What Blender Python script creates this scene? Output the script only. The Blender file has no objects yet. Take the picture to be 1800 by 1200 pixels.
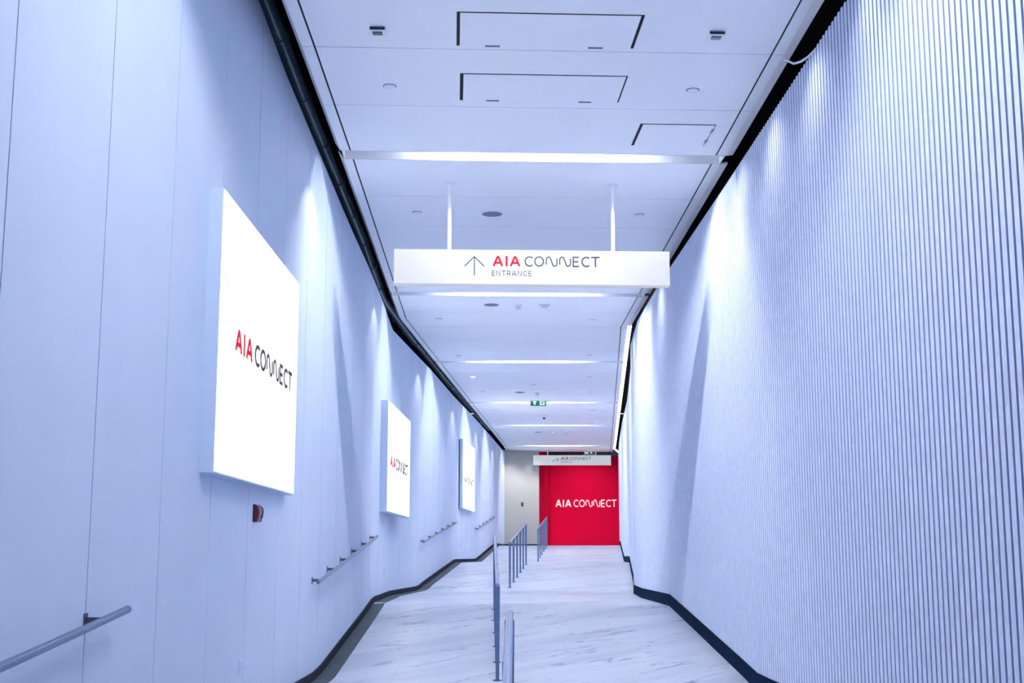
import bpy, math, bisect
from math import sin, cos, pi, radians, atan, hypot
from mathutils import Vector, Matrix
scn = bpy.context.scene
COL = scn.collection

# ------------------------------------------------------------------ camera, world, exposure
cam_d = bpy.data.cameras.new('camera'); cam_d.sensor_width = 36; cam_d.lens = 46.0
cam_d.clip_end = 300
cam = bpy.data.objects.new('camera', cam_d); COL.objects.link(cam)
cam.location = (0, 0, 0); cam.rotation_euler = (radians(90) + atan(378 / 2300), 0, 0)
scn.camera = cam
w = bpy.data.worlds.new('world'); scn.world = w; w.use_nodes = True
bg = w.node_tree.nodes['Background']
bg.inputs[0].default_value = (0.50, 0.68, 1.0, 1); bg.inputs[1].default_value = 0.4
vs = scn.view_settings
vs.view_transform = 'Standard'; vs.look = 'None'; vs.gamma = 1; vs.use_curve_mapping = False
vs.exposure = 1.78
scn.cycles.diffuse_bounces = 8; scn.cycles.max_bounces = 12
TUBE = 132.0          # strip lamps
SPOT = 12.0         # wall washers, left
SPOTR = 14.0        # wall washers, right
BLUE = (0.58, 0.74, 1.0)
WARM = (1.0, 0.93, 0.84)
LUX = 24.0

# ------------------------------------------------------------------ materials
def mat(name, col, rough=0.5, metal=0.0, bump=None, var=0.0, scale=20, emit=None, es=0.0, spec=0.5):
    m = bpy.data.materials.new(name); m.use_nodes = True
    nt = m.node_tree; b = nt.nodes['Principled BSDF']
    b.inputs['Base Color'].default_value = (*col, 1)
    b.inputs['Roughness'].default_value = rough; b.inputs['Metallic'].default_value = metal
    b.inputs['Specular IOR Level'].default_value = spec
    if emit:
        b.inputs['Emission Color'].default_value = (*emit, 1); b.inputs['Emission Strength'].default_value = es
    if var or bump:
        tc = nt.nodes.new('ShaderNodeTexCoord'); n = nt.nodes.new('ShaderNodeTexNoise')
        n.inputs['Scale'].default_value = scale; n.inputs['Detail'].default_value = 4
        nt.links.new(tc.outputs['Object'], n.inputs['Vector'])
        if var:
            r = nt.nodes.new('ShaderNodeMapRange')
            r.inputs['From Min'].default_value = 0.3; r.inputs['From Max'].default_value = 0.7
            r.inputs['To Min'].default_value = 1 - var; r.inputs['To Max'].default_value = 1 + var * 0.3
            mx = nt.nodes.new('ShaderNodeVectorMath'); mx.operation = 'SCALE'
            mx.inputs[0].default_value = col
            nt.links.new(n.outputs['Fac'], r.inputs['Value']); nt.links.new(r.outputs[0], mx.inputs['Scale'])
            nt.links.new(mx.outputs[0], b.inputs['Base Color'])
        if bump:
            bp = nt.nodes.new('ShaderNodeBump'); bp.inputs['Strength'].default_value = bump
            bp.inputs['Distance'].default_value = 0.01
            nt.links.new(n.outputs['Fac'], bp.inputs['Height']); nt.links.new(bp.outputs[0], b.inputs['Normal'])
    return m

M = {}
M['wall'] = mat('painted_panel', (0.57, 0.67, 0.83), 0.55, var=0.03, scale=2)
M['groove'] = mat('rib_groove_shade', (0.30, 0.41, 0.64), 0.85, var=0.05)  # darker blue paints the shade between the ribs into grooves and flanks
M['trough'] = mat('lamp_trough', (0.60, 0.63, 0.68), 0.5, var=0.02)
M['joint'] = mat('panel_joint', (0.16, 0.24, 0.36), 0.8, var=0.05)
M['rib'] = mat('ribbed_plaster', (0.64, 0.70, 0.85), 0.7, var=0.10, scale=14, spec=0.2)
M['ceil'] = mat('ceiling_panel', (0.92, 0.94, 0.975), 0.45, var=0.02, scale=2)
M['white'] = mat('white_metal', (0.86, 0.87, 0.90), 0.35, var=0.02)
M['lip'] = mat('white_edge_lip', (0.97, 0.97, 0.97), 0.4, var=0.01)
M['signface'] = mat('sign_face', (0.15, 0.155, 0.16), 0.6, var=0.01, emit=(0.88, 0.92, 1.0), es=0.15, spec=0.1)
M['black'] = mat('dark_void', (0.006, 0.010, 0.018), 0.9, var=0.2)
M['pipe'] = mat('dark_pipe', (0.16, 0.28, 0.36), 0.35, metal=0.3, var=0.2)
M['redpipe'] = mat('dark_red_pipe', (0.07, 0.008, 0.012), 0.5, var=0.2)
M['skirt'] = mat('dark_skirting', (0.004, 0.016, 0.045), 0.9, var=0.3, scale=3, spec=0.03)
M['skirtl'] = mat('dark_grey_skirting', (0.012, 0.020, 0.032), 0.7, var=0.3, scale=3, spec=0.1)
M['gutter'] = mat('dark_floor_border', (0.036, 0.050, 0.066), 0.5, var=0.35, scale=5, spec=0.2)
M['steel'] = mat('brushed_steel', (0.32, 0.40, 0.56), 0.28, metal=0.9, var=0.12, scale=40)
M['steelw'] = mat('wall_rail_steel', (0.17, 0.23, 0.36), 0.3, metal=0.85, var=0.12, scale=40)
M['post'] = mat('post_steel', (0.13, 0.20, 0.33), 0.38, metal=0.7, var=0.10, scale=40)
M['brk'] = mat('bracket_steel', (0.10, 0.13, 0.18), 0.5, metal=0.5, var=0.1)
M['light'] = mat('lamp_tube', (1, 1, 1), 0.5, emit=(1.0, 0.985, 1.0), es=TUBE)
M['light_far'] = mat('lamp_tube_neutral', (1, 1, 1), 0.5, emit=(1.0, 0.97, 0.93), es=TUBE)
M['cove'] = mat('cove_strip', (1, 1, 1), 0.5, emit=(0.96, 0.97, 1.0), es=1.1)
M['screen'] = mat('lit_screen', (1, 1, 1), 0.5, emit=(0.98, 0.985, 1.0), es=0.43)
M['lred'] = mat('red_lettering', (0.27, 0.003, 0.010), 0.7, var=0.02, spec=0.05)
M['lred_lit'] = mat('backlit_red_lettering', (0.30, 0.003, 0.012), 0.7, emit=(1.0, 0.012, 0.045), es=0.17, spec=0.05)
M['lgrey_lit'] = mat('backlit_grey_lettering', (0.035, 0.038, 0.045), 0.7, emit=(1.0, 1.0, 1.0), es=0.014, spec=0.05)
M['lgrey'] = mat('grey_lettering', (0.030, 0.040, 0.062), 0.7, var=0.02, spec=0.05)
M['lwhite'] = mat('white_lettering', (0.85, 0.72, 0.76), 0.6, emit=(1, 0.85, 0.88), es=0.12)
M['red'] = mat('crimson_wall', (0.66, 0.003, 0.045), 0.8, var=0.02, scale=1, spec=0.04)
M['green'] = mat('exit_green', (0.0, 0.19, 0.085), 0.5, emit=(0.0, 0.5, 0.22), es=0.05)
M['pict'] = mat('exit_pictogram', (0.9, 0.95, 0.92), 0.5, emit=(0.9, 1, 0.95), es=0.2)
M['speaker'] = mat('speaker_mesh', (0.17, 0.24, 0.33), 0.7, var=0.15, scale=80)
M['lens'] = mat('dark_lens', (0.01, 0.015, 0.05), 0.15, var=0.1)
M['glass'] = mat('grey_lens', (0.12, 0.17, 0.24), 0.2, var=0.1)
M['alarm'] = mat('alarm_red', (0.11, 0.003, 0.014), 0.35, var=0.05)
M['alarmlens'] = mat('alarm_lens', (0.35, 0.32, 0.42), 0.15, var=0.05)
M['plate'] = mat('socket_plate', (0.66, 0.73, 0.84), 0.4, var=0.02)
M['endwall'] = mat('end_wall_paint', (0.37, 0.37, 0.355), 0.55, var=0.02, scale=2)
M['grey'] = mat('grey_bulkhead', (0.22, 0.24, 0.26), 0.6, var=0.1, scale=3)
M['lit'] = mat('lit_downlight', (1, 1, 1), 0.5, emit=(1, 1, 1), es=3.0)
M['latch'] = mat('hatch_latch', (0.16, 0.20, 0.27), 0.4, metal=0.3, var=0.2, scale=60)

def marble():
    m = bpy.data.materials.new('veined_marble'); m.use_nodes = True
    nt = m.node_tree; N = nt.nodes; L = nt.links; b = N['Principled BSDF']
    tc = N.new('ShaderNodeTexCoord')
    m0 = N.new('ShaderNodeMapping'); m0.inputs['Rotation'].default_value = (0, 0, radians(-38))
    L.new(tc.outputs['Object'], m0.inputs['Vector'])
    mp = N.new('ShaderNodeMapping'); mp.inputs['Scale'].default_value = (0.42, 2.4, 1)
    L.new(m0.outputs[0], mp.inputs['Vector'])
    n = N.new('ShaderNodeTexNoise'); n.inputs['Scale'].default_value = 1.5; n.inputs['Detail'].default_value = 7
    n.inputs['Roughness'].default_value = 0.62; n.inputs['Distortion'].default_value = 0.35
    L.new(mp.outputs[0], n.inputs['Vector'])
    cr = N.new('ShaderNodeValToRGB'); e = cr.color_ramp.elements
    e[0].position = 0.470; e[0].color = (0, 0, 0, 1); e[1].position = 0.50; e[1].color = (1, 1, 1, 1)
    x = e.new(0.520); x.color = (0, 0, 0, 1)
    L.new(n.outputs['Fac'], cr.inputs[0])
    n2 = N.new('ShaderNodeTexNoise'); n2.inputs['Scale'].default_value = 2.1; n2.inputs['Detail'].default_value = 3
    L.new(mp.outputs[0], n2.inputs['Vector'])
    c2 = N.new('ShaderNodeValToRGB'); e = c2.color_ramp.elements
    e[0].position = 0.49; e[0].color = (0, 0, 0, 1); e[1].position = 0.58; e[1].color = (1, 1, 1, 1)
    L.new(n2.outputs['Fac'], c2.inputs[0])
    mu = N.new('ShaderNodeMath'); mu.operation = 'MULTIPLY'
    L.new(cr.outputs[0], mu.inputs[0]); L.new(c2.outputs[0], mu.inputs[1])
    n3 = N.new('ShaderNodeTexNoise'); n3.inputs['Scale'].default_value = 0.8; n3.inputs['Detail'].default_value = 5
    L.new(mp.outputs[0], n3.inputs['Vector'])
    base = N.new('ShaderNodeMix'); base.data_type = 'RGBA'
    base.inputs[6].default_value = (0.36, 0.40, 0.50, 1); base.inputs[7].default_value = (0.47, 0.51, 0.60, 1)
    r3 = N.new('ShaderNodeMapRange'); r3.inputs['From Min'].default_value = 0.35; r3.inputs['From Max'].default_value = 0.6
    L.new(n3.outputs['Fac'], r3.inputs['Value']); L.new(r3.outputs[0], base.inputs[0])
    mx = N.new('ShaderNodeMix'); mx.data_type = 'RGBA'
    L.new(base.outputs[2], mx.inputs[6]); mx.inputs[7].default_value = (0.07, 0.11, 0.21, 1)
    ms = N.new('ShaderNodeMath'); ms.operation = 'MULTIPLY'; ms.inputs[1].default_value = 1.0
    L.new(mu.outputs[0], ms.inputs[0]); L.new(ms.outputs[0], mx.inputs[0])
    # large slab joints
    br = N.new('ShaderNodeTexBrick'); br.inputs['Scale'].default_value = 1.0; br.offset = 0.5
    br.inputs['Mortar Size'].default_value = 0.003; br.inputs['Brick Width'].default_value = 1.2; br.inputs['Row Height'].default_value = 1.2
    br.inputs['Color1'].default_value = (1, 1, 1, 1); br.inputs['Color2'].default_value = (1, 1, 1, 1); br.inputs['Mortar'].default_value = (0.8, 0.82, 0.86, 1)
    L.new(tc.outputs['Object'], br.inputs['Vector'])
    mm = N.new('ShaderNodeMix'); mm.data_type = 'RGBA'; mm.blend_type = 'MULTIPLY'; mm.inputs[0].default_value = 1
    L.new(mx.outputs[2], mm.inputs[6]); L.new(br.outputs['Color'], mm.inputs[7])
    L.new(mm.outputs[2], b.inputs['Base Color'])
    b.inputs['Roughness'].default_value = 0.36
    b.inputs['Specular IOR Level'].default_value = 0.38
    return m
M['floor'] = marble()

# ------------------------------------------------------------------ mesh helpers
class MB:
    def __init__(s): s.v = []; s.f = []; s.m = []
    def quad(s, *p, m=0):
        i = len(s.v); s.v += [tuple(q) for q in p]; s.f.append(tuple(range(i, i + len(p)))); s.m.append(m)
    def prism(s, poly, z0, z1, m=0):
        """vertical prism; poly is a list of (x, y) or (x, y, zlow, zhigh)"""
        lo = [(p[0], p[1], p[2] if len(p) > 2 else z0) for p in poly]
        hi = [(p[0], p[1], p[3] if len(p) > 3 else z1) for p in poly]
        i = len(s.v); n = len(poly); s.v += lo + hi
        s.f.append(tuple(range(i + n - 1, i - 1, -1))); s.f.append(tuple(range(i + n, i + 2 * n))); s.m += [m, m]
        for k in range(n):
            j = (k + 1) % n; s.f.append((i + k, i + j, i + n + j, i + n + k)); s.m.append(m)
    def box(s, x0, x1, y0, y1, z0, z1, m=0):
        s.prism([(x0, y0), (x1, y0), (x1, y1), (x0, y1)], z0, z1, m)
    def hexa(s, p, m=0):
        i = len(s.v); s.v += [tuple(q) for q in p]
        for f in ((3, 2, 1, 0), (4, 5, 6, 7), (0, 1, 5, 4), (1, 2, 6, 5), (2, 3, 7, 6), (3, 0, 4, 7)):
            s.f.append(tuple(i + k for k in f)); s.m.append(m)
    def obox(s, o, ax, ay, az, m=0):
        o, ax, ay, az = map(Vector, (o, ax, ay, az))
        s.hexa([o, o + ax, o + ax + ay, o + ay, o + az, o + ax + az, o + ax + ay + az, o + ay + az], m)
    def tube(s, pts, r, n=14, m=0, cap=True):
        pts = [Vector(p) for p in pts]; rings = []; i0 = len(s.v)
        rs = r if isinstance(r, (list, tuple)) else [r] * len(pts)
        for k, p in enumerate(pts):
            t = (pts[min(k + 1, len(pts) - 1)] - pts[max(k - 1, 0)]).normalized()
            up = Vector((0, 0, 1)) if abs(t.z) < 0.9 else Vector((0, 1, 0))
            a = t.cross(up).normalized(); b = a.cross(t)
            for q in range(n):
                an = 2 * pi * q / n; s.v.append(tuple(p + (a * cos(an) + b * sin(an)) * rs[k]))
        for k in range(len(pts) - 1):
            for q in range(n):
                q2 = (q + 1) % n
                s.f.append((i0 + k * n + q, i0 + k * n + q2, i0 + (k + 1) * n + q2, i0 + (k + 1) * n + q)); s.m.append(m)
        if cap:
            s.f.append(tuple(i0 + q for q in range(n - 1, -1, -1))); s.f.append(tuple(i0 + (len(pts) - 1) * n + q for q in range(n))); s.m += [m, m]
    def lathe(s, prof, n=28, c=(0, 0, 0), m=0):
        i0 = len(s.v)
        for (r, z) in prof:
            for q in range(n):
                a = 2 * pi * q / n; s.v.append((c[0] + r * cos(a), c[1] + r * sin(a), c[2] + z))
        for k in range(len(prof) - 1):
            for q in range(n):
                q2 = (q + 1) % n
                s.f.append((i0 + k * n + q, i0 + k * n + q2, i0 + (k + 1) * n + q2, i0 + (k + 1) * n + q)); s.m.append(m)
        s.f.append(tuple(i0 + q for q in range(n - 1, -1, -1))); s.f.append(tuple(i0 + (len(prof) - 1) * n + q for q in range(n))); s.m += [m, m]
    def build(s, name, mats, parent=None, loc=(0, 0, 0), smooth=False, bevel=0, recalc=True):
        me = bpy.data.meshes.new(name); me.from_pydata(s.v, [], s.f); me.update()
        if not isinstance(mats, (list, tuple)): mats = [mats]
        for k in mats: me.materials.append(k)
        me.polygons.foreach_set('material_index', s.m)
        if recalc:
            import bmesh
            bm = bmesh.new(); bm.from_mesh(me); bmesh.ops.recalc_face_normals(bm, faces=bm.faces); bm.to_mesh(me); bm.free()
        o = bpy.data.objects.new(name, me); COL.objects.link(o); o.location = loc
        if parent: o.parent = parent
        if smooth:
            me.polygons.foreach_set('use_smooth', [True] * len(me.polygons))
            me.set_sharp_from_angle(angle=radians(40))
        if bevel:
            b = o.modifiers.new('bevel', 'BEVEL'); b.width = bevel; b.segments = 2; b.limit_method = 'ANGLE'
        return o

def tag(o, label, cat, group=None):
    o['label'] = label; o['category'] = cat
    if group: o['group'] = group
    return o
def thing(name, label, cat, loc=(0, 0, 0), rz=0.0, group=None):
    o = bpy.data.objects.new(name, None); COL.objects.link(o); o.location = loc; o.rotation_euler = (0, 0, rz)
    o.empty_display_size = 0.1
    return tag(o, label, cat, group)
def struct(o): o['kind'] = 'structure'; return o
def dup(root, loc, rz, label, group=None):
    r = root.copy(); COL.objects.link(r); r.location = loc; r.rotation_euler = (0, 0, rz); r['label'] = label
    if group: r['group'] = group
    for ch in list(root.children):
        c = ch.copy(); COL.objects.link(c); c.parent = r
        for g in list(ch.children):
            d = g.copy(); COL.objects.link(d); d.parent = c
    return r
def interp(tab, y):
    k = max(1, min(len(tab) - 1, bisect.bisect_left([t[0] for t in tab], y)))
    (a, b), (c, d) = tab[k - 1], tab[k]
    return b + (d - b) * (y - a) / (c - a)

# ------------------------------------------------------------------ plan of the passage (metres; y runs along it)
H = 4.10
WL = [(-8, -2.15), (0, -2.10), (6, -2.03), (13.3, -2.0), (18, -2.0), (20, -2.02), (22.6, -2.08), (26, -1.88), (32.8, -1.47), (38, -1.09), (45, -0.64), (50.9, -0.29)]
WR = [(-8, 2.65), (0, 2.5), (8.7, 2.36), (13.3, 2.26), (18, 2.13), (21.5, 2.09), (24, 2.20), (27, 2.47), (32.8, 2.90), (38, 3.21), (45, 3.68), (50, 4.06), (54.7, 4.47)]
EL = [(-8, -1.72), (9.2, -1.74), (12.9, -1.80), (22.5, -2.0), (48.2, -0.42), (50.9, -0.27)]
ER = [(-8, 2.42), (9.2, 2.31), (13.2, 2.26), (20.3, 2.16), (23.3, 2.12), (48.2, 3.80), (53, 4.10)]
FZ = [(-8, -2.52), (6.7, -1.24), (13.1, -1.225), (18.6, -0.655), (25.6, -0.655), (32.75, -0.145), (38.0, -0.145), (45.0, 0.375), (62, 0.375)]
TL = [(-8, 4.36), (9.85, 4.36), (11.2, 4.23), (13, 4.14), (15.8, 4.03), (22, 3.90), (28, 3.99), (52, 3.99)]
ZR = 3.88
def tilt(y): return 0.045 if y < 18 else max(0.0, 0.045 * (26 - y) / 8)
def floor_tilt(y): return 0.0 if y < 10 else (-0.30 if y < 27 else -0.2)     # landings lie square to the bending passage
def fz(x, y):      # height of the floor; crest lines lie square to the passage
    mid = (interp(WL, max(-8, min(y, 50.9))) + interp(WR, max(-8, min(y, 54.7)))) / 2
    return interp(FZ, max(-8, min(62, y - floor_tilt(y) * (x - mid))))

def line(tab, a, b, step=0.5, extra=()):
    ys = set([a, b] + [t[0] for t in tab if a < t[0] < b] + [e for e in extra if a < e < b])
    y = a
    while y < b: ys.add(round(y, 4)); y += step
    return sorted(ys)

# floor ---------------------------------------------------------------
mb = MB(); nx = 16; rows = []
ys = line(FZ, -8, 62, 0.25)
for y in ys:
    xl = interp(WL, min(y, 50.9)) - 0.04 if y < 50.9 else -0.6
    xr = interp(WR, min(y, 54.7)) + 0.06
    row = []
    for k in range(nx + 1):
        x = xl + (xr - xl) * k / nx; row.append((x, y, fz(x, y)))
    rows.append(row)
i0 = 0
for r in rows: mb.v += r
for a in range(len(rows) - 1):
    for k in range(nx):
        i = a * (nx + 1) + k; mb.f.append((i, i + 1, i + nx + 2, i + nx + 1)); mb.m.append(0)
struct(mb.build('floor', M['floor'], recalc=False))

# dark border strip let into the floor along the left wall
mb = MB(); ys = line(WL, -4, 50.8, 0.5, [t[0] for t in FZ])
for a, b in zip(ys[:-1], ys[1:]):
    q = []
    for y in (a, b):
        x = interp(WL, y); q.append((x, x + 0.19, y))
    (x0, x1, ya), (x2, x3, yb) = q
    e = 0.006
    mb.hexa([(x0, ya, fz(x0, ya) - .03), (x1, ya, fz(x1, ya) - .03), (x3, yb, fz(x3, yb) - .03), (x2, yb, fz(x2, yb) - .03),
             (x0, ya, fz(x0, ya) + e), (x1, ya, fz(x1, ya) + e), (x3, yb, fz(x3, yb) + e), (x2, yb, fz(x2, yb) + e)])
struct(mb.build('trim_1', M['gutter'], recalc=False))
def skirting(name, tab, s, a, b, h, t, off=0.0, m='skirt'):
    mb = MB(); ys = line(tab, a, b, 0.5, [t_[0] for t_ in FZ])
    for ya, yb in zip(ys[:-1], ys[1:]):
        xa, xb = interp(tab, ya) + off, interp(tab, yb) + off
        za, zb = fz(xa, ya), fz(xb, yb)
        mb.hexa([(xa, ya, za - .02), (xa + s * t, ya, za - .02), (xb + s * t, yb, zb - .02), (xb, yb, zb - .02),
                 (xa, ya, za + h), (xa + s * t, ya, za + h), (xb + s * t, yb, zb + h), (xb, yb, zb + h)])
    return struct(mb.build(name, M[m], recalc=False))
skirting('baseboard_left', WL, 1, -4, 50.8, 0.085, 0.02, 0.0, 'skirtl')
skirting('baseboard_right', WR, -1, -4, 54.6, 0.155, 0.03, 0.02)

# left wall: tall flush panels with open shadow joints --------------------
mb = MB(); y = 6.35 - 1.235 * 9; P = 1.235; joints = []
while y < 50.9:
    a, b = max(y, -8) + 0.005, min(y + P, 50.9) - 0.005
    joints.append(y)
    cuts = [a] + sorted(set(t[0] for t in WL + TL if a < t[0] < b)) + [b]
    front = [(interp(WL, c), c) for c in cuts]
    poly = [(x, c, fz(x, c) + .02, interp(TL, c)) for x, c in front] + [(x - .03, c, fz(x, c) + .02, interp(TL, c)) for x, c in reversed(front)]
    mb.prism(poly, 0, 0, 0)
    y += P
ys = line(WL, -8, 50.9, 2, [t[0] for t in TL])
for a, b in zip(ys[:-1], ys[1:]):
    xa, xb = interp(WL, a), interp(WL, b)
    mb.prism([(xa - .03, a, fz(xa, a) - .1, interp(TL, a) - .01), (xb - .03, b, fz(xb, b) - .1, interp(TL, b) - .01), (xb - .07, b, fz(xb, b) - .1, interp(TL, b) - .01), (xa - .07, a, fz(xa, a) - .1, interp(TL, a) - .01)], 0, 0, 1)
struct(mb.build('wall_left', [M['wall'], M['joint']], recalc=False))

# right wall: vertical half-round ribs ------------------------------------
mb = MB(); pitch = 0.085; path = []
y = -3.0
while y < 54.7:
    path.append(y); x0, x1 = interp(WR, y), interp(WR, y + 0.01); y += pitch / hypot(1, (x1 - x0) / 0.01)
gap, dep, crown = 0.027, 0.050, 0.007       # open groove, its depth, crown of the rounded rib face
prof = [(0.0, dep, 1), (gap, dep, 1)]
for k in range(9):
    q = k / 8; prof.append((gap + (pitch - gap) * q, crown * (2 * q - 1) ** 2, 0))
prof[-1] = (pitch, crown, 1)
pts = []
for y0 in path:
    for (u, d, gm) in prof:
        y = y0 + u; x = interp(WR, min(y, 54.7)) + d
        pts.append((x, y, gm))
i0 = len(mb.v)
for (x, y, gm) in pts:
    zb = fz(x, y) + 0.10
    mb.v += [(x, y, zb), (x, y, ZR), (interp(WR, min(y, 54.7)) + .07, y, ZR)]
for k in range(len(pts) - 1):
    i = i0 + 3 * k
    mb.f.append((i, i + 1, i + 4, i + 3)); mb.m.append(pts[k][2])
    mb.f.append((i + 1, i + 2, i + 5, i + 4)); mb.m.append(0)
# backing board behind the ribs
ys = line(WR, -8, 54.7, 2)
for a, b in zip(ys[:-1], ys[1:]):
    xa, xb = interp(WR, a) + .07, interp(WR, b) + .07
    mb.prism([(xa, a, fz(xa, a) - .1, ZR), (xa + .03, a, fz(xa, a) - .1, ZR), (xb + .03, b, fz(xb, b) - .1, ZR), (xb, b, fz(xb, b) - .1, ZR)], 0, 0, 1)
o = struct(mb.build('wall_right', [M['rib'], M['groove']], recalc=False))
o.data.polygons.foreach_set('use_smooth', [True] * len(o.data.polygons)); o.data.set_sharp_from_angle(angle=radians(50))

# ceiling ------------------------------------------------------------------
SLOT = [(-1.60, -1.30), (5.75, 6.05), (12.98, 13.27), (20.22, 20.48), (27.50, 27.77), (34.98, 35.26), (41.20, 41.48), (48.90, 49.18)]
CEND = 51.9
bounds = []
segs = [(-8, SLOT[0][0])] + [(SLOT[k][1], SLOT[k + 1][0]) for k in range(len(SLOT) - 1)] + [(SLOT[-1][1], CEND)]
for a, b in segs:
    n = max(1, round((b - a) / 1.33)); bounds.append([a + (b - a) * k / n for k in range(n + 1)])
def cpt(x, y): return (x, y + tilt(y) * x)
def el(y): return interp(EL, min(y, 50.9))
def er(y): return interp(ER, y)
mb = MB(); G = 0.008
for seg in bounds:
    for a, b in zip(seg[:-1], seg[1:]):
        a2, b2 = a + 0.005, b - 0.005
        cuts = [a2] + [c for c in (22.5, 23.3) if a2 < c < b2] + [b2]
        for (fl, fr) in ((lambda y: el(y) + .155, lambda y: er(y) - .155),
                         (lambda y: el(y) + .045, lambda y: el(y) + .155 - 2 * G),
                         (lambda y: er(y) - .155 + 2 * G, lambda y: er(y) - .045)):
            poly = [cpt(fl(c), c) for c in cuts] + [cpt(fr(c), c) for c in reversed(cuts)]
            mb.prism(poly, H, H + 0.004)
struct(mb.build('ceiling', M['ceil'], recalc=True))
# sloping edge trims outside the ceiling border
def edge(name, f, s, a, b, material, up=0.075, out=0.05, skip=SLOT):
    mb = MB()
    cur = a; parts = []
    for (p, q) in skip:
        if p > a and q < b: parts.append((cur, p)); cur = q
    parts.append((cur, b))
    for (p, q) in parts:
        ys = sorted(set([p, q] + [c for c in (22.5, 23.3, 9.2, 13.0) if p < c < q] + [p + (q - p) * k / 5 for k in range(1, 5)]))
        for k, (ya, yb) in enumerate(zip(ys[:-1], ys[1:])):
            for_ = []
            for yy in (ya + (0.004 if k == 0 else 0), yb):
                x = f(yy) - s * .043; X, Y = cpt(x, yy); for_.append((X, Y))
            (xa, y0), (xb, y1) = for_
            mb.hexa([(xa, y0, H), (xa + s * out, y0, H + up), (xb + s * out, y1, H + up), (xb, y1, H),
                     (xa, y0, H + .02), (xa + s * out, y0, H + up + .02), (xb + s * out, y1, H + up + .02), (xb, y1, H + .02)])
    return struct(mb.build(name, material))
edge('trim_2', el, -1, -8, 50.8, M['white'])
edge('trim_3', er, 1, -8, 23.2, M['lip'], 0.006, 0.07)

# void above the ceiling: a black plenum shell added to keep the edge gaps dark
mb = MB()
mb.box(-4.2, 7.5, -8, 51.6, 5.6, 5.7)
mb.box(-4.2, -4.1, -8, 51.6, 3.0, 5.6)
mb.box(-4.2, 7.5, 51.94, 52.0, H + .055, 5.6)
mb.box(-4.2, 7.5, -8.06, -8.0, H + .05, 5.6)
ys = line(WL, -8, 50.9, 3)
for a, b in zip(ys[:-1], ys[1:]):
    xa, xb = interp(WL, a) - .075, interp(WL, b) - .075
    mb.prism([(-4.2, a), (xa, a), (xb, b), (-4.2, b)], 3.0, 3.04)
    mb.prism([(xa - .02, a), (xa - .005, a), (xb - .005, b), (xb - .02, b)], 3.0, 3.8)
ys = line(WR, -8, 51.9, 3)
for a, b in zip(ys[:-1], ys[1:]):       # added black lining, keeps the gap above the ribbed wall dark
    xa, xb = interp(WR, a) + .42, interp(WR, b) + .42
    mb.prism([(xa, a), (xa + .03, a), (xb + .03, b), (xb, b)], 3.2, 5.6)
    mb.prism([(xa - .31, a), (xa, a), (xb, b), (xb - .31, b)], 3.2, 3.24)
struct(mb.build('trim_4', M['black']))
# upper faces of the ceiling panels are backed by dark board so the joints read dark
mb = MB()
for seg in bounds:
    cuts = sorted(set([seg[0], seg[-1]] + [c for c in (9.2, 13.0, 22.5, 23.3) if seg[0] < c < seg[-1]]))
    mb.prism([cpt(el(c) + .05, c) for c in cuts] + [cpt(er(c) - .05, c) for c in reversed(cuts)], H + .005, H + .03)
struct(mb.build('trim_5', M['black']))

# strip lights recessed in cross slots ---------------------------------------
names = ['behind the camera', 'before the first access hatch', 'spanning above the hatches, nearest lit slot', 'just behind and below the large hanging sign', 'third lit slot, in front of the lit round downlight', 'directly behind the green exit sign', 'behind the camera on the ceiling', 'farthest lit slot, just before the red wall']
labs = ['recessed linear ceiling light overhead', 'recessed linear ceiling light overhead, nearest',
        'nearest white linear light recessed across the ceiling, beyond the access hatches',
        'linear ceiling light seen just under the big hanging sign',
        'linear ceiling light where the ceiling has bent, second beyond the big hanging sign',
        'linear ceiling light partly hidden by the green exit sign',
        'linear ceiling light just beyond the small dark dome camera',
        'farthest thin linear ceiling light, before the red wall']
for k, (a, b) in enumerate(SLOT):
    if k == 0: continue
    yc = (a + b) / 2; xl, xr = el(yc) + .05, er(yc) - .05; xm = (xl + xr) / 2; hw = (xr - xl) / 2; hd = (b - a) / 2 - .002
    t = thing('strip_light', labs[k], 'ceiling light', (xm, yc + tilt(yc) * xm, H), atan(tilt(yc)), 'linear lights across the ceiling')
    m = MB(); d = .13; w_ = .012
    m.box(-hw, hw, -hd, -hd + w_, 0, d); m.box(-hw, hw, hd - w_, hd, 0, d); m.box(-hw, hw, -hd + w_, hd - w_, d - w_, d)
    m.box(-hw, -hw + w_, -hd + w_, hd - w_, 0, d - w_); m.box(hw - w_, hw, -hd + w_, hd - w_, 0, d - w_)
    m.build('trough', M['trough'], t)
    m = MB(); m.tube([(-.86, -hd + .075, .088), (.86, -hd + .075, .088)], .022, 12)
    m.build('lamp_tube', M['light_far'] if k == 7 else M['light'], t, smooth=True)

# bright cove strip along the right edge beyond the bend
mb = MB()
ys = [23.25] + [c for seg in SLOT[4:] for c in seg] + [50.4]
for a, b in zip(ys[0::2], ys[1::2]):
    n = 4; cs = [a + (b - a) * k / n for k in range(n + 1)]
    for c0, c1 in zip(cs[:-1], cs[1:]):
        xa, xb = er(c0) - .035, er(c1) - .035
        mb.hexa([(xa, c0, H - .012), (xa + .075, c0, H - .004), (xb + .075, c1, H - .004), (xb, c1, H - .012),
                 (xa, c0, H + .03), (xa + .075, c0, H + .05), (xb + .075, c1, H + .05), (xb, c1, H + .03)])
xa = er(50.4) - .035
mb.hexa([(xa, 50.4, H - .012), (xa + .02, 50.3, H - .012), (interp(WR, 52.2) + .0, 52.2, H - .012), (interp(WR, 52.2), 52.35, H - .012),
         (xa, 50.4, H + .05), (xa + .02, 50.3, H + .05), (interp(WR, 52.2) + .0, 52.2, H + .05), (interp(WR, 52.2), 52.35, H + .05)])
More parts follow.
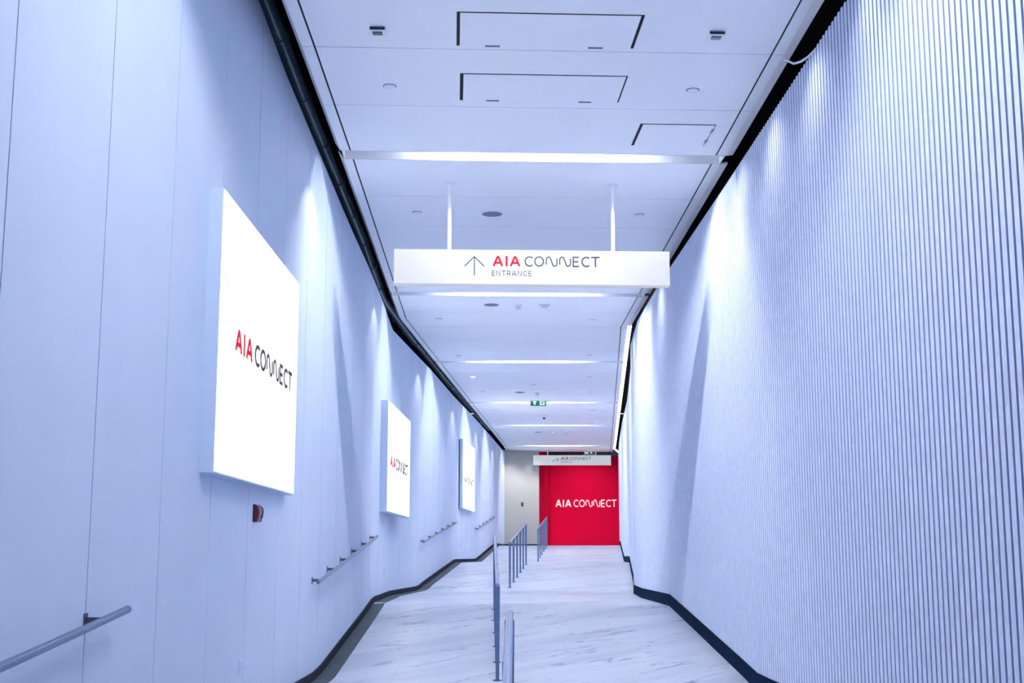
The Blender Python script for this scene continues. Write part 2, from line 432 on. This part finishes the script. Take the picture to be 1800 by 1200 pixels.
tag(mb.build('cove_light', M['cove']), 'glowing white cove light strip along the right ceiling edge beyond the bend', 'cove light')

# end of the passage -----------------------------------------------------------
mb = MB()
mb.prism([(-.33, 50.86), (1.06, 51.5), (1.04, 51.56), (-.40, 50.95)], 0.30, H - .002)
struct(mb.build('wall_end', M['endwall']))
mb = MB(); mb.prism([(-.30, 50.85), (1.06, 51.48), (1.05, 51.50), (-.31, 50.87)], 0.36, 0.375 + .10)
struct(mb.build('baseboard_end', M['skirt']))
mb = MB()
mb.prism([(1.07, 51.58), (1.62, 54.7), (1.50, 54.8), (1.00, 51.62)], 0.35, 4.15)
mb.prism([(1.62, 54.7), (4.47, 54.7), (4.47, 54.8), (1.52, 54.8)], 0.35, 4.15)
struct(mb.build('wall_red', M['red']))
mb = MB()
mb.box(-1.2, 7, 57, 57.1, 0, 5.2); mb.box(-1.2, 7, 52.0, 57, 5.1, 5.2); mb.box(-1.3, -1.2, 51.0, 57, 0, 5.2); mb.box(7, 7.1, 51.0, 57, 0, 5.2)
for x in (1.83, 2.05, 3.62, 4.25): mb.box(x, x + .05, 56.9, 56.999, 3.9, 5.0, 1)
struct(mb.build('wall_bulkhead', [M['grey'], M['joint']]))

# lettering: strokes with mitred corners, laid flat and given a thin depth ---------
def arc(cx, cy, rx, ry, a0, a1, n=14):
    return [(cx + rx * cos(radians(a0 + (a1 - a0) * k / n)), cy + ry * sin(radians(a0 + (a1 - a0) * k / n))) for k in range(n + 1)]
def wave():
    return [(0.07, 0.20), (0.07, 0.66)] + arc(0.32, 0.68, 0.25, 0.26, 176, 90, 8) + arc(0.32, 0.68, 0.17, 0.26, 78, 24, 6) + arc(0.83, 0.32, 0.17, 0.26, 204, 258, 6) + arc(0.83, 0.32, 0.25, 0.26, 270, 356, 8) + [(1.08, 0.34), (1.08, 0.80)]
GL = {
 'A': ([[(0.06, 0.02), (0.40, 0.86), (0.47, 0.92), (0.54, 0.86), (0.88, 0.02)], [(0.24, 0.34), (0.70, 0.34)]]),
 'I': ([[(0.06, 0.0), (0.06, 1.0)]]),
 'C': ([arc(0.475, 0.5, 0.41, 0.44, 47, 313, 20)]),
 'O': ([arc(0.47, 0.5, 0.405, 0.44, 0, 360, 28)]),
 'W': ([wave()]),
 'E': ([[(0.60, 0.94), (0.06, 0.94), (0.06, 0.06), (0.60, 0.06)], [(0.06, 0.5), (0.54, 0.5)]]),
 'T': ([[(0.0, 0.94), (0.80, 0.94)], [(0.40, 0.94), (0.40, 0.0)]]),
 'N': ([[(0.06, 0.0), (0.06, 0.98), (0.70, 0.02), (0.70, 1.0)]]),
 'R': ([[(0.06, 0.0), (0.06, 0.95), (0.36, 0.95), (0.54, 0.86), (0.60, 0.70), (0.54, 0.52), (0.36, 0.43), (0.06, 0.43)], [(0.34, 0.43), (0.62, 0.0)]]),
}
LOGO_RED = [('A', 0.05, .19), ('I', 1.27, .19), ('A', 1.66, .19)]
LOGO_GREY = [('C', 3.02, .135), ('O', 3.93, .135), ('W', 5.0, .125), ('W', 6.27, .125), ('E', 7.56, .14), ('C', 8.38, .14), ('T', 9.31, .14)]
def word(txt, gap=0.24):
    adv = {'E': .62, 'N': .76, 'T': .80, 'R': .62, 'A': .94, 'C': .84}; x = 0; out = []
    for c in txt: out.append((c, x, .125)); x += adv[c] + gap
    return out, x - gap
def stroke(mb, pts, wd, sx, sy, ox, oy, dep, sub=None):
    """ribbon in the local x-z plane facing -y"""
    closed = hypot(pts[0][0] - pts[-1][0], pts[0][1] - pts[-1][1]) < 1e-6
    n = len(pts); L = []; Rr = []
    for k in range(n):
        p = pts[k]
        a = pts[k - 1] if k else (pts[-2] if closed else None); b = pts[k + 1] if k < n - 1 else (pts[1] if closed else None)
        d1 = None if a is None else (p[0] - a[0], p[1] - a[1]); d2 = None if b is None else (b[0] - p[0], b[1] - p[1])
        def nn(d): l = hypot(*d); return (d[0] / l, d[1] / l)
        if d1: d1 = nn(d1)
        if d2: d2 = nn(d2)
        if d1 and d2:
            t = nn((d1[0] + d2[0], d1[1] + d2[1])); nrm = (-t[1], t[0]); c = max(0.45, nrm[0] * -d1[1] + nrm[1] * d1[0]); h = wd / 2 / c
        else:
            t = d1 or d2; nrm = (-t[1], t[0]); h = wd / 2
        L.append((p[0] + nrm[0] * h, p[1] + nrm[1] * h)); Rr.append((p[0] - nrm[0] * h, p[1] - nrm[1] * h))
    f = lambda q, y: (ox + q[0] * sx, y, oy + q[1] * sy)
    i = len(mb.v)
    for k in range(n): mb.v += [f(L[k], -dep), f(Rr[k], -dep), f(L[k], 0), f(Rr[k], 0)]
    for k in range(n - 1):
        a = i + 4 * k; b = a + 4
        for q in ((a, a + 1, b + 1, b), (a, b, b + 2, a + 2), (a + 1, a + 3, b + 3, b + 1)): mb.f.append(q); mb.m.append(0)
    for q in ((i, i + 2, i + 3, i + 1), (i + 4 * n - 4, i + 4 * n - 3, i + 4 * n - 1, i + 4 * n - 2)): mb.f.append(q); mb.m.append(0)
def letters(name, seq, sx, sy, ox, oy, m, parent, y=0.0, dep=.004, label=None, bold=1.0):
    mb = MB()
    for c, x, wd in seq:
        for st in GL[c]: stroke(mb, [(p[0] + x, p[1]) for p in st], wd * bold, sx, sy, ox, oy, dep)
    o = mb.build(name, m, parent, loc=(0, y, 0), recalc=False)
    if label: o['label'] = label
    return o

# hanging signs ---------------------------------------------------------------
def hanging_sign(label, loc, rz, rod_x, arrow):
    """origin at the left end of the lower front edge; local x along the sign"""
    t = thing('hanging_sign', label, 'sign', loc, rz)
    W, HH, T = 3.04, 0.385, 0.14
    m = MB(); m.box(0, W, 0, T, 0, HH); m.build('sign_box', M['signface'], t, bevel=.004)
    for x in rod_x:
        m = MB(); m.tube([(x, T / 2, HH), (x, T / 2, H - loc[2] - .006)], .021, 14); m.lathe([(.065, -.012), (.065, 0)], 20, (x, T / 2, H - loc[2]))
        m.build('hanging_rod', M['white'], t, smooth=True)
    h = .117
    letters('lettering', LOGO_RED, h, h, 1.08, .200, M['lred'], t, label='red lettering')
    letters('lettering', LOGO_GREY, h, h, 1.08, .200, M['lgrey'], t, label='dark grey lettering')
    seq, wd = word('ENTRANCE'); k = .440 / wd
    letters('lettering', seq, k, .060, 1.075, .093, M['lgrey'], t, label='small dark grey lettering')
    m = MB()
    if arrow == 'up':
        for st in ([(.5, 0), (.5, 1)], [(0, .49), (.5, 1), (1, .49)]): stroke(m, st, .055, .215, .212, .775, .095, .004)
    else:
        for st in ([(0, 0), (0, .42), (.22, .6), (1, .6)], [(.55, .98), (1, .6), (.55, .22)]): stroke(m, st, .07, .22, .2, .775, .095, .004)
    m.build('arrow', M['lgrey'], t, recalc=False)
    return t
hanging_sign('big white hanging entrance sign nearest the viewer, with an upward arrow', (-1.295, 14.0, 2.945), radians(2.4), (.605, 2.425), 'up')
hanging_sign('small distant white hanging sign in front of the red wall, arrow bending right', (.83, 51.25, 3.53), 0.0, (.57, 2.45), 'bend')

# lightboxes on the left wall ----------------------------------------------------
def lightbox(label, p0, p1, z0, z1, l0, l1, lz0, lz1, depth, bd=1.0):
    (x0, y0), (x1, y1) = p0, p1
    Lg = hypot(x1 - x0, y1 - y0); rz = math.atan2(y1 - y0, x1 - x0)
    t = thing('wall_lightbox', label, 'lightbox', (x0, y0, z0), rz, 'lightboxes on the left wall')
    hh = z1 - z0
    m = MB(); m.box(0, Lg, .004, depth, 0, hh); m.build('box_frame', M['wall'], t, bevel=.003)
    m = MB(); m.box(.012, Lg - .012, -.002, .004, .012, hh - .012); m.build('screen', M['screen'], t)
    s = (l1 - l0) / 10.07; sy = lz1 - lz0
    letters('lettering', LOGO_RED, s, sy, l0, lz0 - z0, M['lred_lit'], t, y=-.002, dep=.002, label='red lettering', bold=1.1 * bd)
    letters('lettering', LOGO_GREY, s, sy, l0, lz0 - z0, M['lgrey_lit'], t, y=-.002, dep=.002, label='dark grey lettering', bold=1.35 * bd)
lightbox('nearest and largest bright white lightbox on the left wall', (-1.925, 8.47), (-1.925, 11.6), .535, 2.44, .50, 2.85, 1.415, 1.575, .10)
lightbox('bright white lightbox on the left wall, middle one of three', (-1.905, 20.1), (-1.815, 23.3), .68, 2.39, .32, 2.82, 1.385, 1.565, .135, 1.35)
lightbox('smallest and farthest white lightbox on the left wall, near the corner', (-1.27, 34.0), (-1.055, 37.2), 1.235, 3.03, .32, 2.85, 1.93, 2.10, .085, 1.35)

# lettering on the red wall
t = thing('wall_lettering', 'large white lettering mounted on the red wall at the end', 'wall lettering', (1.80, 54.7, 2.03), 0)
letters('lettering', LOGO_RED, .251, .30, 0, 0, M['lwhite'], t, dep=.03)
letters('lettering', LOGO_GREY, .251, .30, 0, 0, M['lwhite'], t, dep=.03, bold=1.0)

# exit signs ------------------------------------------------------------------
def exit_sign(label, loc, w_, h_, top, flip):
    t = thing('exit_sign', label, 'exit sign', loc)
    m = MB(); m.box(-w_ / 2, w_ / 2, 0, .006, 0, h_); m.build('sign_panel', M['green'], t)
    m = MB(); m.box(-w_ / 2 - .012, w_ / 2 + .012, .006, .045, -.012, h_ + .012); m.build('housing', M['white'], t, bevel=.004)
    if top:
        m = MB(); m.box(-w_ * .62, w_ * .62, -.03, .07, top - .018, top); m.box(-w_ * .30, -w_ * .26, .012, .024, h_, top - .018); m.box(w_ * .26, w_ * .30, .012, .024, h_, top - .018)
        m.build('ceiling_mount', M['white'], t)
    s = -1 if flip else 1
    m = MB(); a = h_ * .72; ox = -s * w_ * .24
    for poly in ([(0, .98), (.48, .50), (.17, .50), (.17, 0), (-.17, 0), (-.17, .50), (-.48, .50)],):
        i = len(m.v); m.v += [(ox + x * a, -.003, h_ * .14 + y * a) for x, y in poly] + [(ox + x * a, 0, h_ * .14 + y * a) for x, y in poly]
        n = len(poly)
        for q in ((0, 1, 6), (1, 2, 5, 6), (2, 3, 4, 5)): m.f.append(tuple(i + k for k in q)); m.m.append(0)
        for k in range(n): m.f.append((i + k, i + (k + 1) % n, i + n + (k + 1) % n, i + n + k)); m.m.append(0)
    m.build('arrow', M['pict'], t, recalc=False)
    m = MB(); dx = s * w_ * .25; dw = h_ * .36
    m.box(dx - dw, dx + dw, -.003, 0, h_ * .10, h_ * .90, 0)
    for st, wd in (([(.10, .62), (-.02, .40)], .2), ([(-.02, .40), (.20, .24), (.16, .02)], .13), ([(-.02, .40), (-.16, .20), (-.38, .16)], .13), ([(.10, .66), (.34, .56), (.40, .42)], .10), ([(.06, .66), (-.18, .62), (-.26, .44)], .10), ([(.10, .78), (.22, .86)], .17)):
        k0 = len(m.f); stroke(m, [(s * x, y) for x, y in st], wd, h_ * .72, h_ * .72, dx, h_ * .14, .006)
        for k in range(k0, len(m.f)): m.m[k] = 1
    m.build('running_figure', [M['pict'], M['green']], t, recalc=False)
exit_sign('green exit sign with white arrow hanging from the ceiling mid passage', (.70, 34.6, 3.955), .41, .18, H - 3.955, False)
exit_sign('green exit sign half hidden above the distant hanging sign', (3.15, 53.6, 4.135), .40, .20, 0, True)
mb = MB(); mb.tube([(3.0, 53.62, 4.335), (3.0, 53.62, 5.1)], .01, 8); mb.tube([(3.3, 53.62, 4.335), (3.3, 53.62, 5.1)], .01, 8)
o = mb.build('hanging_rod', M['white'], bpy.data.objects['exit_sign.001']); o.location = (-3.15, -53.6, -4.135)

# access hatches in the ceiling --------------------------------------------------
def hatch(label, x0, x1, y0, y1, latches, side=(.026, .026)):
    cx, cy = (x0 + x1) / 2, (y0 + y1) / 2; hx, hy = (x1 - x0) / 2, (y1 - y0) / 2
    t = thing('access_hatch', label, 'access hatch', (cx, cy, H), .045, 'access hatches in the ceiling')
    m = MB(); m.box(-hx, hx, -hy, hy, -.0015, -.0003); m.build('shadow_gap', M['black'], t)
    m = MB(); m.box(-hx + side[0], hx - side[1], -hy + .016, hy - .003, -.004, -.0015); m.build('hatch_panel', M['ceil'], t)
    for (lx, ly, a, b) in latches:
        m = MB(); m.box(lx - a, lx + a, ly - b, ly + b, -.010, -.002); m.build('latch', M['latch'], t)
hatch('nearest wide access hatch in the ceiling, at the top of the view', -.437, 1.008, 9.47, 10.14, [(-.43, .325, .06, .010), (.41, .325, .06, .010)])
hatch('second wide access hatch, behind the nearest one', -.462, .99, 10.76, 11.43, [(-.425, .325, .057, .010), (.415, .325, .057, .010)], (.03, .014))
hatch('small access hatch near the right ceiling edge', 1.218, 1.952, 12.07, 12.74, [(.36, .16, .012, .05), (.36, -.16, .012, .05)], (.028, .008))

# emergency lamps, covers, speakers, detectors -------------------------------------
def emerg(label, x, y):
    t = thing('emergency_lamp', label, 'emergency lamp', (x, y, H), .045, 'square ceiling emergency lamps')
    m = MB(); m.box(-.06, .06, -.05, .07, -.030, 0); m.build('housing', M['white'], t, bevel=.003)
    m = MB(); m.box(-.038, .038, -.020, .030, -.042, -.030); m.build('lens', M['glass'], t)
    m = MB(); m.box(-.060, .060, -.055, -.0505, -.028, -.006); m.build('edge_strip', M['lens'], t)
emerg('small square emergency lamp left of the nearest access hatch', -1.058, 9.77)
emerg('small square emergency lamp right of the nearest access hatch', 1.621, 9.86)
def cover_proto(label):
    t = thing('ceiling_cover', label, 'ceiling cover', (0, 0, 0), 0, 'round white sprinkler covers in the ceiling')
    m = MB(); m.lathe([(.052, 0), (.052, -.009), (.048, -.012)], 28); m.build('cover_disc', M['white'], t, smooth=True)
    m = MB(); m.lathe([(.060, 0), (.060, -.003)], 28); m.build('shadow_ring', M['joint'], t)
    return t
covers = [(-1.08, 11.04, 'left round ceiling cover beside the second access hatch'), (1.611, 11.14, 'right round ceiling cover beside the second access hatch'),
 (-1.147, 15.33, 'round ceiling cover left of the big hanging sign rods'), (1.549, 15.44, 'round ceiling cover right of the big hanging sign rods'),
 (.112, 19.46, 'round cover peeping out under the middle of the big hanging sign'), (1.472, 19.50, 'round cover peeping out under the right part of the big hanging sign'),
 (-1.282, 22.5, 'left round cover at the ceiling bend, below the big sign'), (1.418, 22.6, 'right round cover at the ceiling bend, below the big sign'),
 (-1.106, 26.76, 'left round cover just before the third lit slot'), (1.601, 26.76, 'right round cover just before the third lit slot'),
 (1.801, 29.97, 'small cover across the ceiling from the lit round downlight'), (.523, 31.4, 'small cover on the ceiling centre before the green exit sign'),
 (-.731, 32.72, 'small cover left of the round speaker before the green exit sign'), (1.998, 32.84, 'small cover right of the green exit sign'),
 (-.451, 36.86, 'small cover to the left just beyond the green exit sign'), (2.28, 37.0, 'small cover to the right just beyond the green exit sign'),
 (-.248, 40.5, 'small cover to the left before the farthest but one lit slot'), (2.504, 40.7, 'small cover to the right before the farthest but one lit slot'),
 (.10, 46.1, 'tiny cover on the left of the ceiling near its far end'), (2.837, 45.9, 'tiny cover on the right of the ceiling near its far end'),
 (.234, 48.5, 'farthest tiny cover, beside the last lit slot')]
cv = None
for x, y, lb in covers:
    if cv is None: cv = cover_proto(lb); cv.location = (x, y, H)
    else: dup(cv, (x, y, H), 0, lb)
def speaker_proto(label):
    t = thing('ceiling_speaker', label, 'speaker', (0, 0, 0), 0, 'round grey ceiling speakers')
    m = MB(); m.lathe([(.135, 0), (.135, -.006), (.122, -.008)], 36); m.build('rim', M['white'], t, smooth=True)
    m = MB(); m.lathe([(.121, -.0081), (.119, -.010)], 36); m.build('grille', M['speaker'], t)
    return t
sp = None
for x, y, lb in [(-.241, 15.39, 'nearest round grey ceiling speaker, above the big hanging sign'), (-.338, 21.19, 'round grey ceiling speaker just under the big hanging sign'),
                 (.201, 32.84, 'round grey ceiling speaker before the green exit sign'), (.873, 43.55, 'farthest round grey ceiling speaker')]:
    if sp is None: sp = speaker_proto(lb); sp.location = (x, y, H)
    else: dup(sp, (x, y, H), 0, lb)
def detector_proto(label):
    t = thing('smoke_detector', label, 'smoke detector', (0, 0, 0), 0, 'smoke detectors on the ceiling')
    m = MB(); m.lathe([(.06, 0), (.06, -.02), (.052, -.028)], 28); m.build('base', M['white'], t, smooth=True)
    m = MB(); m.lathe([(.046, -.028), (.046, -.058), (.034, -.075), (.01, -.08)], 28); m.build('sensor_head', M['plate'], t, smooth=True)
    return t
dt = None
for x, y, lb in [(.103, 21.19, 'smoke detector beside the speaker just below the big sign'), (.635, 32.95, 'smoke detector directly above the green exit sign'),
                 (1.34, 43.6, 'tiny distant smoke detector past the dome camera'), (1.85, 43.7, 'tiny distant smoke detector, right one of the last two')]:
    if dt is None: dt = detector_proto(lb); dt.location = (x, y, H)
    else: dup(dt, (x, y, H), 0, lb)
t = thing('motion_sensor', 'white wedge sensor right of the smoke detector below the big sign', 'motion sensor', (.535, 21.19, H))
m = MB(); m.box(-.095, .095, -.05, .05, -.02, 0); m.build('base', M['white'], t, bevel=.004)
m = MB(); m.hexa([(-.05, -.04, -.065), (.05, -.04, -.065), (.04, .04, -.05), (-.04, .04, -.05), (-.075, -.045, -.02), (.075, -.045, -.02), (.075, .045, -.02), (-.075, .045, -.02)]); m.build('sensor_head', M['plate'], t, bevel=.004)
t = thing('downlight', 'single lit round downlight on the left of the ceiling beyond the third slot', 'downlight', (-.907, 29.97, H))
m = MB(); m.lathe([(.060, 0), (.060, -.008)], 28); m.build('trim_ring', M['white'], t)
m = MB(); m.lathe([(.050, -.0081), (.046, -.010)], 28); m.build('lamp_disc', M['lit'], t)
t = thing('security_camera', 'small dark dome camera hanging beyond the green exit sign', 'camera', (.968, 38.2, H))
m = MB(); m.lathe([(.055, 0), (.055, -.02)], 20); m.tube([(0, 0, -.02), (0, 0, -.07), (-.02, -.005, -.095)], .011, 10); m.build('mount', M['white'], t, smooth=True)
m = MB(); m.lathe([(.010, -.075), (.026, -.082), (.034, -.102), (.031, -.120), (.018, -.134), (.004, -.137)], 20, (-.03, -.01, 0)); m.build('camera_dome', M['lens'], t, smooth=True)

# handrails down the middle -------------------------------------------------------
RT = .019
def mid_rail(label, p0, p1, zr0, zr1, n, y_first, y_last, sub=0, group='steel handrails down the middle'):
    (x0, y0), (x1, y1) = p0, p1
    t = thing('center_handrail', label, 'handrail', (x0, y0, fz(x0, y0)), 0, group)
    O = Vector(t.location)
    m = MB(); m.tube([Vector((x0, y0, zr0)) - O, Vector((x1, y1, zr1)) - O], RT, 20); m.build('rail_tube', M['steel'], t, smooth=True)
    for k in range(n):
        y = y_first + (y_last - y_first) * k / max(1, n - 1); u = (y - y0) / (y1 - y0); x = x0 + (x1 - x0) * u; zt = zr0 + (zr1 - zr0) * u - RT * .7; zb = fz(x, y)
        m = MB(); wx = .024
        m.hexa([Vector(q) - O for q in [(x - wx * .72, y - .007, zb + .006), (x + wx * .72, y - .007, zb + .006), (x + wx * .72, y + .007, zb + .006), (x - wx * .72, y + .007, zb + .006),
                                    (x - wx, y - .007, zt), (x + wx, y - .007, zt), (x + wx, y + .007, zt), (x - wx, y + .007, zt)]])
        p = m.build('post', M['post'], t)
        m = MB(); m.lathe([(.042, -.002), (.042, .008)], 18, Vector((x, y, zb)) - O); m.build('foot_plate', M['brk'], p)
mid_rail('nearest steel handrail end rising from the bottom edge of the view', (-.03, 1.2), (-.012, 6.8), -.80, -.285, 5, 1.9, 6.65)
mid_rail('nearest full steel handrail on the middle of the first ramp, with tall grey posts', (-.143, 13.28), (-.238, 18.3), -.280, .283, 6, 13.33, 18.15)
mid_rail('second steel handrail with six posts, on the middle ramp', (-.045, 26.35), (.345, 32.2), .285, .79, 6, 26.4, 32.1)
mid_rail('farthest steel handrail with posts in front of the red wall', (.745, 38.1), (1.18, 44.7), .79, 1.325, 6, 38.2, 44.6)

# wall handrails on the left ---------------------------------------------------------
def wall_rail(label, y0, y1, z0, z1, off, ys_b):
    x0, x1 = interp(WL, y0) + off, interp(WL, y1) + off
    t = thing('wall_handrail', label, 'handrail', (x0, y0, z0), 0, 'steel handrails on the left wall'); O = Vector(t.location)
    cuts = [y0] + [c[0] for c in WL if y0 < c[0] < y1] + [y1]
    m = MB(); m.tube([Vector((interp(WL, c) + off, c, z0 + (z1 - z0) * (c - y0) / (y1 - y0))) - O for c in cuts], RT, 18); m.build('rail_tube', M['steelw'], t, smooth=True)
    for y in ys_b:
        z = z0 + (z1 - z0) * (y - y0) / (y1 - y0); xw = interp(WL, y)
        m = MB(); m.box(xw - O.x + .0, xw - O.x + .004, y - .03 - O.y, y + .03 - O.y, z - .035 - O.z, z + .035 - O.z)
        m.box(xw - O.x + .004, xw - O.x + off, y - .009 - O.y, y + .009 - O.y, z - .012 - O.z, z + .016 - O.z)
        m.build('bracket', M['brk'], t)
wall_rail('nearest steel wall handrail running out of the lower left corner', 2.0, 6.75, -.72, -.262, .085, [2.4, 3.8, 5.1, 6.35])
wall_rail('steel wall handrail on the left beside the first ramp, below the lightboxes', 13.15, 18.9, -.250, .288, .085, [13.3 + 1.07 * k for k in range(6)])
wall_rail('steel wall handrail on the left between the second and third lightbox', 26.45, 32.9, .285, .84, .085, [26.7 + 1.2 * k for k in range(6)])
wall_rail('farthest small steel wall handrail below the third lightbox', 38.0, 44.8, .777, 1.33, .085, [38.3 + 1.25 * k for k in range(6)])

# wall fittings ----------------------------------------------------------------------
y = 10.3; x = interp(WL, y)
t = thing('fire_alarm', 'dark red fire alarm sounder on the left wall under the nearest lightbox', 'fire alarm', (x, y, .265))
def shell(m, prof, y0, y1, x0=.0):
    for (a, za), (b, zb) in zip(prof[:-1], prof[1:]):
        m.hexa([(x0, y0, za), (a, y0, za), (a, y1, za), (x0, y1, za), (x0, y0, zb), (b, y0, zb), (b, y1, zb), (x0, y1, zb)])
m = MB(); m.box(0, .008, -.058, .058, 0, .138); m.build('back_plate', M['lens'], t, bevel=.002)
red = [(.030, .002), (.036, .03), (.044, .07), (.043, .10), (.034, .122), (.018, .135)]
m = MB(); shell(m, red, -.050, .0, .008); m.build('sounder_body', M['alarm'], t)
m = MB(); shell(m, [(a * 1.28, z) for a, z in red], .0, .038, .008); m.build('front_cover', M['alarmlens'], t)
m = MB(); shell(m, [(a * 1.42 + .002, z) for a, z in red], .038, .050, .008); m.build('rear_rim', M['alarm'], t)
m = MB(); m.box(.050, .064, .010, .030, .036, .050); m.build('test_button', M['lens'], t, bevel=.002)
def plate(lb, y, z):
    x = interp(WL, y); t = thing('socket_plate', lb, 'socket plate', (x, y, z), 0, 'pale socket plates on the left wall')
    m = MB(); m.box(0, .012, -.045, .045, 0, .10); m.build('cover', M['plate'], t, bevel=.002)
    m = MB(); m.box(.0121, .014, -.030, .030, .02, .08); m.build('insert', M['wall'], t)
plate('nearest pale socket plate low on the left wall below the fire alarm', 9.95, -.85)
plate('small pale socket plate on the left wall by the first landing', 21.2, -.28)
plate('faint distant socket plate on the left wall by the second landing', 34.6, .22)
t = thing('card_reader', 'small black card reader on the pale end wall', 'card reader', (.395, 51.19, 1.93), atan(.64 / 1.39))
m = MB(); m.box(-.03, .03, -.04, 0.0, 0, .15); m.build('housing', M['lens'], t, bevel=.004)
m = MB(); m.box(-.02, .02, -.043, -.04, .09, .13); m.build('reader_panel', M['glass'], t)

# pipes and cables in the dark edge gaps -------------------------------------------------
t = thing('overhead_pipe', 'long dark pipe in the gap above the left wall', 'pipe')
cuts = [2, 6, 9.85, 13, 18, 22, 26, 32.8, 38, 45]
def px(y): return interp(WL, y) - .15
def pz(y): return interp([(2, 4.90), (9.85, 4.86), (13, 4.66), (22, 4.36), (52, 4.36)], y)
m = MB(); m.tube([(px(c), c, pz(c)) for c in cuts], .075, 16); m.build('pipe_run', M['pipe'], t, smooth=True)
for k in range(22):
    y = 7.4 + 1.37 * k; m = MB(); m.tube([(px(y - .05), y - .05, pz(y - .05)), (px(y + .05), y + .05, pz(y + .05))], .088, 16); m.build('coupling', M['pipe'], t, smooth=True)
t = thing('red_pipe', 'thin dark red pipe in the gap above the right ribbed wall', 'pipe')
m = MB(); m.tube([(interp(WR, c) + .14, c, ZR + .22) for c in (19, 21.5, 24, 28, 32.8, 36)], .028, 12); m.build('pipe_run', M['redpipe'], t, smooth=True)
for k in range(5):
    y = 20.2 + 3.7 * k; x = interp(WR, y)
    m = MB(); m.box(x + .03, x + .30, y - .015, y + .015, ZR + .19, ZR + .196); m.build('strap', M['brk'], t)
t = thing('conduit', 'grey conduit pieces in the right gap towards the far end', 'conduit')
m = MB(); m.tube([(interp(WR, c) + .10, c, ZR + .12) for c in (33, 36, 38, 41)], .02, 10); m.build('conduit_tube', M['brk'], t, smooth=True)
m = MB(); m.tube([(2.28, 10.44, 4.11), (2.285, 10.32, 4.05), (2.295, 10.15, 3.96), (2.31, 9.95, 3.90), (2.33, 9.78, 3.875), (2.38, 9.62, 3.90), (2.45, 9.5, 3.97)], .010, 8)
tag(m.build('hanging_cable', M['plate'], smooth=True), 'short pale cable looping across the right ceiling gap', 'cable')

# wall washer lamps hidden in the edge gaps, then added spots for the red wall ----------------------------------------------
def spot(x, y, z, tx, ty, tz, power, ang, blend, col, size=.03, beam=False):
    l = bpy.data.lights.new('wall_washer_and_fill', 'SPOT'); l.energy = power; l.spot_size = radians(ang); l.spot_blend = blend; l.color = col; l.shadow_soft_size = size
    if beam:      # reflector lamp: brighter on its axis than towards the rim of the cone
        l.use_nodes = True; nt = l.node_tree; em = nt.nodes['Emission']
        tc = nt.nodes.new('ShaderNodeTexCoord'); sx = nt.nodes.new('ShaderNodeSeparateXYZ'); nt.links.new(tc.outputs['Normal'], sx.inputs[0])
        z2 = nt.nodes.new('ShaderNodeMath'); z2.operation = 'MULTIPLY'; nt.links.new(sx.outputs[2], z2.inputs[0]); nt.links.new(sx.outputs[2], z2.inputs[1])
        s2 = nt.nodes.new('ShaderNodeMath'); s2.operation = 'SUBTRACT'; s2.inputs[0].default_value = 1.0; s2.use_clamp = True; nt.links.new(z2.outputs[0], s2.inputs[1])
        sq = nt.nodes.new('ShaderNodeMath'); sq.operation = 'SQRT'; nt.links.new(s2.outputs[0], sq.inputs[0])
        ad = nt.nodes.new('ShaderNodeMath'); ad.operation = 'ADD'; ad.inputs[1].default_value = 0.20; nt.links.new(sq.outputs[0], ad.inputs[0])
        dv = nt.nodes.new('ShaderNodeMath'); dv.operation = 'DIVIDE'; dv.inputs[0].default_value = 1.0; nt.links.new(ad.outputs[0], dv.inputs[1])
        nt.links.new(dv.outputs[0], em.inputs['Strength'])
    o = bpy.data.objects.new('wall_washer_and_fill', l); COL.objects.link(o); o.location = (x, y, z)
    o.rotation_euler = (Vector((tx, ty, tz)) - Vector((x, y, z))).to_track_quat('-Z', 'Y').to_euler()
    return o
for y in (-6.0, 12.6, 18.8, 26.0, 32.5, 38.4, 44.5):
    spot(interp(WL, y) + .55, y, H - .012, interp(WL, y) + .55, y + .001, 0, SPOT, 100, .22, WARM, beam=True)
for y in [-2 + 1.45 * k for k in range(36)]:
    if 14.6 < y < 17.6: continue
    spot(interp(WR, y) - .38, y, H - .012, interp(WR, y) - .30, y, 0, SPOTR, 120, 1.0, (1.0, .97, .98))
for x in (.1, .95):
    y = 50.9 + (x + .3) * .46 - .55; spot(x, y, H - .012, x, y + .1, .6, 9, 84, .3, (1, .97, .9))
for x in (2.3, 3.0, 3.7):
    spot(x, 51.6, H - .012, x, 54.7, 1.9, 47, 80, .8, (1, .97, .93))  # unseen spots added to brighten the red wall
